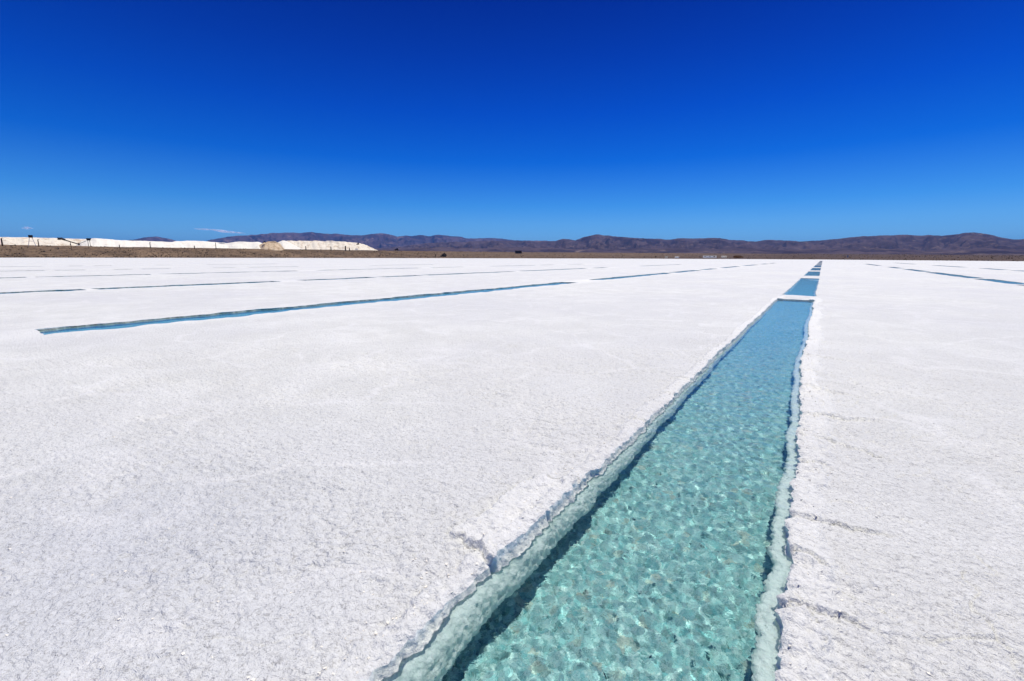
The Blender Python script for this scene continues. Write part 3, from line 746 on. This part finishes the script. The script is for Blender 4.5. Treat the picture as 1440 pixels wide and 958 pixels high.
# the short receiving hopper on the right
b = X2w(124.5, 337.2, 775); root = empty('receiving_hopper', (b[0], b[1], b[2] - 4)); tag(root, 'dark wedge shaped hopper on the white heap crest right of the conveyor', 'hopper')
hh = MB().box((b[0], b[1], b[2] - .9), (6.0 * U1, 3.6, 2.6), rz, 1.25); reparent(hh.build('bin', M['rust']), root)
reparent(MB().box((b[0] + u[0] * 2.5, b[1] + u[1] * 2.5, b[2] + .9), (4.5 * U1, 2.5, .8), rz, .7).build('chute_lip', M['rust']), root)
for s1 in (-1.5, 1.5): reparent(MB().bar((b[0] + u[0] * s1, b[1] + u[1] * s1, b[2] - .9), (b[0] + u[0] * s1, b[1] + u[1] * s1, b[2] - 8), .3).build('leg', M['rust']), root)
g1, g2 = X2w(112.5, 342.6, 768), X2w(121, 339, 775)
reparent(MB().bar(g1, g2, .22).build('feed_pipe', M['rust']), root)

# posts standing along the top of the scrub bank
def post(x, y_top, y_bot, wpx, label, cap=False):
    d = float(ia(az_of(x), crest_d)) - 22
    p = at(x, y_bot, d); t = at(x, y_top, d); wd = wpx * np.linalg.norm(lat(d, x))
    root = empty('post', p); tag(root, label, 'post', 'dark posts along the top of the scrub bank')
    sh = MB(); sh.box((p[0], p[1], p[2] - 1.5), (wd, wd, t[2] - p[2] + 1.5), .3 + x * .1, .82); reparent(sh.build('shaft', M['wood']), root)
    if cap: reparent(MB().box((t[0], t[1], t[2] - .02), (wd * 1.15, wd * 1.15, .5), .3 + x * .1).build('cap', M['wood']), root)
for a_ in [(3.3, 335.3, 344.2, 1.9, 'tall thick reddish brown post at the left edge of the scrub bank', 1), (54.5, 337, 345, 1.3, 'dark post just right of the loading hopper', 1), (168, 344.2, 347.2, 1.3, 'short stub of a post below the white heap', 0),
           (211.5, 341, 347.8, 1.0, 'thin dark post before the second white heap', 1), (273.5, 345.6, 348.8, 1.2, 'short post left of the thin pale post', 0), (303.8, 341.5, 349.3, .8, 'very thin post between the two white humps', 0),
           (430.2, 346.3, 350.8, 1.3, 'dark post below the left part of the lumpy heap', 0), (486, 346.4, 351.8, 1.4, 'dark post below the right part of the lumpy heap', 1), (491.5, 348.6, 351.9, 1.3, 'short leaning stump beside the dark post', 0), (465.5, 347, 351.3, 1.1, 'low post under the middle of the lumpy heap', 0)]: post(*a_)
# digger on the heap end, hut, dark shelter and buildings
def machine(x, y, d, wpx, hpx, label):
    p = at(x, y, d); uu = lat(d, x); U = np.linalg.norm(uu); v = h_at(x, y - 1, d) - h_at(x, y, d); rz_ = math.atan2(uu[1], uu[0])
    r = empty('wheel_loader', p); tag(r, label, 'loader')
    reparent(MB().box((p[0], p[1], p[2] + .25 * hpx * v), (wpx * U, 3.0, .4 * hpx * v), rz_, .9).build('body', M['rust']), r)
    c = p + uu * wpx * .12; reparent(MB().box((c[0], c[1], p[2] + .62 * hpx * v), (wpx * U * .4, 2.4, .38 * hpx * v), rz_, .85).build('cab', M['glass']), r)
    e = p - uu * wpx * .62; reparent(MB().box((e[0], e[1], p[2] + .1 * hpx * v), (wpx * U * .28, 3.2, .35 * hpx * v), rz_, .7).build('bucket', M['rust']), r)
    for s in (-.3, .3):
        for q in (-1.2, 1.2):
            c = p + uu * wpx * s; n_ = np.array([-uu[1], uu[0], 0]) / U
            a1_ = c + n_ * (q - .3); a2_ = c + n_ * (q + .3); rr = .27 * hpx * v
            reparent(MB().bar((a1_[0], a1_[1], p[2] + rr), (a2_[0], a2_[1], p[2] + rr), rr, None, 12).build('wheel', M['tyre']), r)
machine(503.5, 344.4, 1008, 3.2, 3.0, 'small dark wheel loader near the sloping end of the lumpy heap')
machine(372, 341.6, 858, 3.4, 2.4, 'tiny dark wheel loader on the brown salt cone')
machine(558, 352.6, 960, 4.6, 3.6, 'dark loader parked on the scrub right of the salt heaps')
def hut(x, y, d, wpx, hpx, mat, roofmat, label, cat='hut', openfront=False, roof='gable', nwin=2):
    p = at(x, y, d); uu = lat(d, x); U = np.linalg.norm(uu); v = h_at(x, y - 1, d) - h_at(x, y, d); rz_ = math.atan2(uu[1], uu[0])
    Wd, Hh = wpx * U, hpx * v; r = empty('building', p); tag(r, label, cat)
    dp = max(3.0, Wd * .45); n_ = np.array([-uu[1], uu[0], 0]) / U
    reparent(MB().box((p[0], p[1], p[2] - 1), (Wd, dp, Hh * .78 + 1), rz_).build('wall', mat), r)
    reparent(MB().box((p[0], p[1], p[2] + Hh * .78), (Wd * 1.05, dp * 1.1, Hh * .22), rz_, .75 if roof == 'gable' else .98).build('roof', roofmat), r)
    f = p - n_ * (dp / 2 + .04)
    for k in range(nwin):
        c = f + uu * wpx * ((k + .5) / (nwin + 1) - .5)
        reparent(MB().box((c[0], c[1], p[2] + Hh * .3), (Wd / (nwin + 1) * .4, .12, Hh * .28), rz_).build('window', M['glass']), r)
    c = f + uu * wpx * ((nwin + .5) / (nwin + 1) - .5)
    reparent(MB().box((c[0], c[1], p[2]), (Wd / (nwin + 1) * .4, .12, Hh * .6), rz_).build('door', M['wood']), r)
hut(729, 356.2, 1500, 9.2, 3.4, M['rust'], M['darkroof'], 'dark flat roofed shed alone on the plain at the centre', roof='flat')
hut(937, 361.8, 930, 4, 1.2, M['cream'], M['cream'], 'small pale block at the far edge of the salt, leftmost of the pale ones', roof='flat', nwin=1)
hut(952, 361.9, 930, 6, 1.3, M['white_paint'], M['cream'], 'pale low building, second from left at the far salt edge')
hut(998, 361.7, 930, 19, 2.1, M['white_paint'], M['cream'], 'longest white building at the far edge of the salt', roof='flat', nwin=2)
hut(1018, 361.9, 930, 8, 1.7, M['cream'], M['white_paint'], 'cream shed right beside the longest white building')
hut(1192, 361.2, 1100, 2.2, 2.6, M['white_paint'], M['darkroof'], 'tiny white hut on the dark plain right of the pool row', nwin=1)
# dark bushes and brown mounds at the salt edge
def bush(x, y, d, wpx, hpx, label, mat, seed, name='shrub', cat='shrub'):
    p = at(x, y, d); uu = lat(d, x); U = np.linalg.norm(uu); v = h_at(x, y - 1, d) - h_at(x, y, d); rs = np.random.RandomState(seed)
    Wd, Hh = wpx * U, hpx * v; vv, ff = [], []
    for k in range(420):
        a_, b_ = rs.uniform(0, 2 * pi), rs.uniform(0, 1) ** .6; rr = rs.uniform(.45, 1.0)
        lob = .75 + .25 * sin(3 * a_ + seed)
        c = np.array([cos(a_) * sqrt(1 - b_ * b_ * .9) * Wd / 2 * rr * lob, sin(a_) * sqrt(1 - b_ * b_ * .9) * Wd / 2 * rr * lob, b_ * Hh * rr * (.8 + .2 * cos(2 * a_ + seed))]) + p
        s = Wd * rs.uniform(.04, .09); n = len(vv)
        o = rs.normal(size=(2, 3)); o /= np.linalg.norm(o, axis=1)[:, None]
        vv += [tuple(c - o[0] * s), tuple(c + o[1] * s), tuple(c + o[0] * s), tuple(c - o[1] * s)]; ff.append((n, n + 1, n + 2, n + 3))
    r = empty(name, p); tag(r, label, cat)
    reparent(link('foliage', mesh_np('foliage', vv, ff, mat, False)), r)
    st = MB()
    for k in range(5): st.bar(tuple(p), tuple(p + np.array([rs.uniform(-.3, .3) * Wd, rs.uniform(-.3, .3) * Wd, Hh * .7])), Wd * .02, Wd * .008, 5)
    reparent(st.build('stem', M['wood']), r)
bush(624, 361.3, 800, 11, 5.4, 'big dark bush at the far edge of the salt, left of the centre', M['darkroof'], 3)
bush(612.5, 361, 800, 2.2, 4.6, 'thin dark upright bush left of the big dark bush', M['darkroof'], 4)
bush(1038, 362.4, 900, 17, 3.0, 'orange brown flat thicket right of the pale buildings', mat_simple('rusty_foliage', (.16, .08, .035), .9), 5)
bush(922, 361.9, 900, 3, 1.8, 'tiny dark bush left of the pale buildings', M['darkroof'], 6)

# ---------------------------------------------------------------- clouds
def cloud(pts, d, label, seed, thick):
    xs_ = np.linspace(pts[0][0], pts[-1][0], 40); yc = np.interp(xs_, [p[0] for p in pts], [p[1] for p in pts]); th = np.interp(xs_, [p[0] for p in pts], [p[2] for p in pts])
    vv = []; n = 12
    for i, xx in enumerate(xs_):
        c = at(xx, yc[i], d); v = h_at(xx, yc[i] - 1, d) - h_at(xx, yc[i], d); r_ = np.array([c[0], c[1], 0]) / d
        for q in range(n):
            a_ = 2 * pi * q / n; rr = th[i] * v * .5 * (1 + .35 * (vnoise(np.array([i * .4]), np.array([q * .9]), seed)[0] - .5))
            vv.append(c + np.array([0, 0, 1]) * sin(a_) * rr + r_ * cos(a_) * rr * 3)
    ff = []
    for i in range(39):
        for q in range(n): ff.append((i * n + q, i * n + (q + 1) % n, (i + 1) * n + (q + 1) % n, (i + 1) * n + q))
    o = link('cloud', mesh_np('cloud', vv, ff, M['cloud'])); tag(o, label, 'cloud', 'small wisps of cloud low over the horizon')
cloud([(273, 321.8, .3), (285, 322.6, 2.6), (300, 323.2, 2.4), (312, 325.4, 4.6), (325, 326.6, 3.2), (345, 328.2, .3)], 60000, 'thin slanting pinkish white cloud wisp above the salt heaps', 5, 3)
cloud([(29, 321, .3), (35, 320.8, 4.0), (41, 321, 4.0), (47, 321.2, .3)], 60000, 'tiny faint cloud puff above the loading hopper', 8, 3)

# ---------------------------------------------------------------- haze
HAZE = 2.2e-5
if HAZE:
    t = NT('air_haze'); pv = t.n('ShaderNodeVolumePrincipled'); pv.inputs['Color'].default_value = (.07, .34, 1.0, 1); pv.inputs['Density'].default_value = HAZE
    pv.inputs['Anisotropy'].default_value = 0.0
    t.l(pv.outputs[0], t.out.inputs[1])
    hz = MB(); hz.box((-9000, 12000, -4), (84000, 60000, 1330)); tag(hz.build('haze', t.m), kind='stuff')
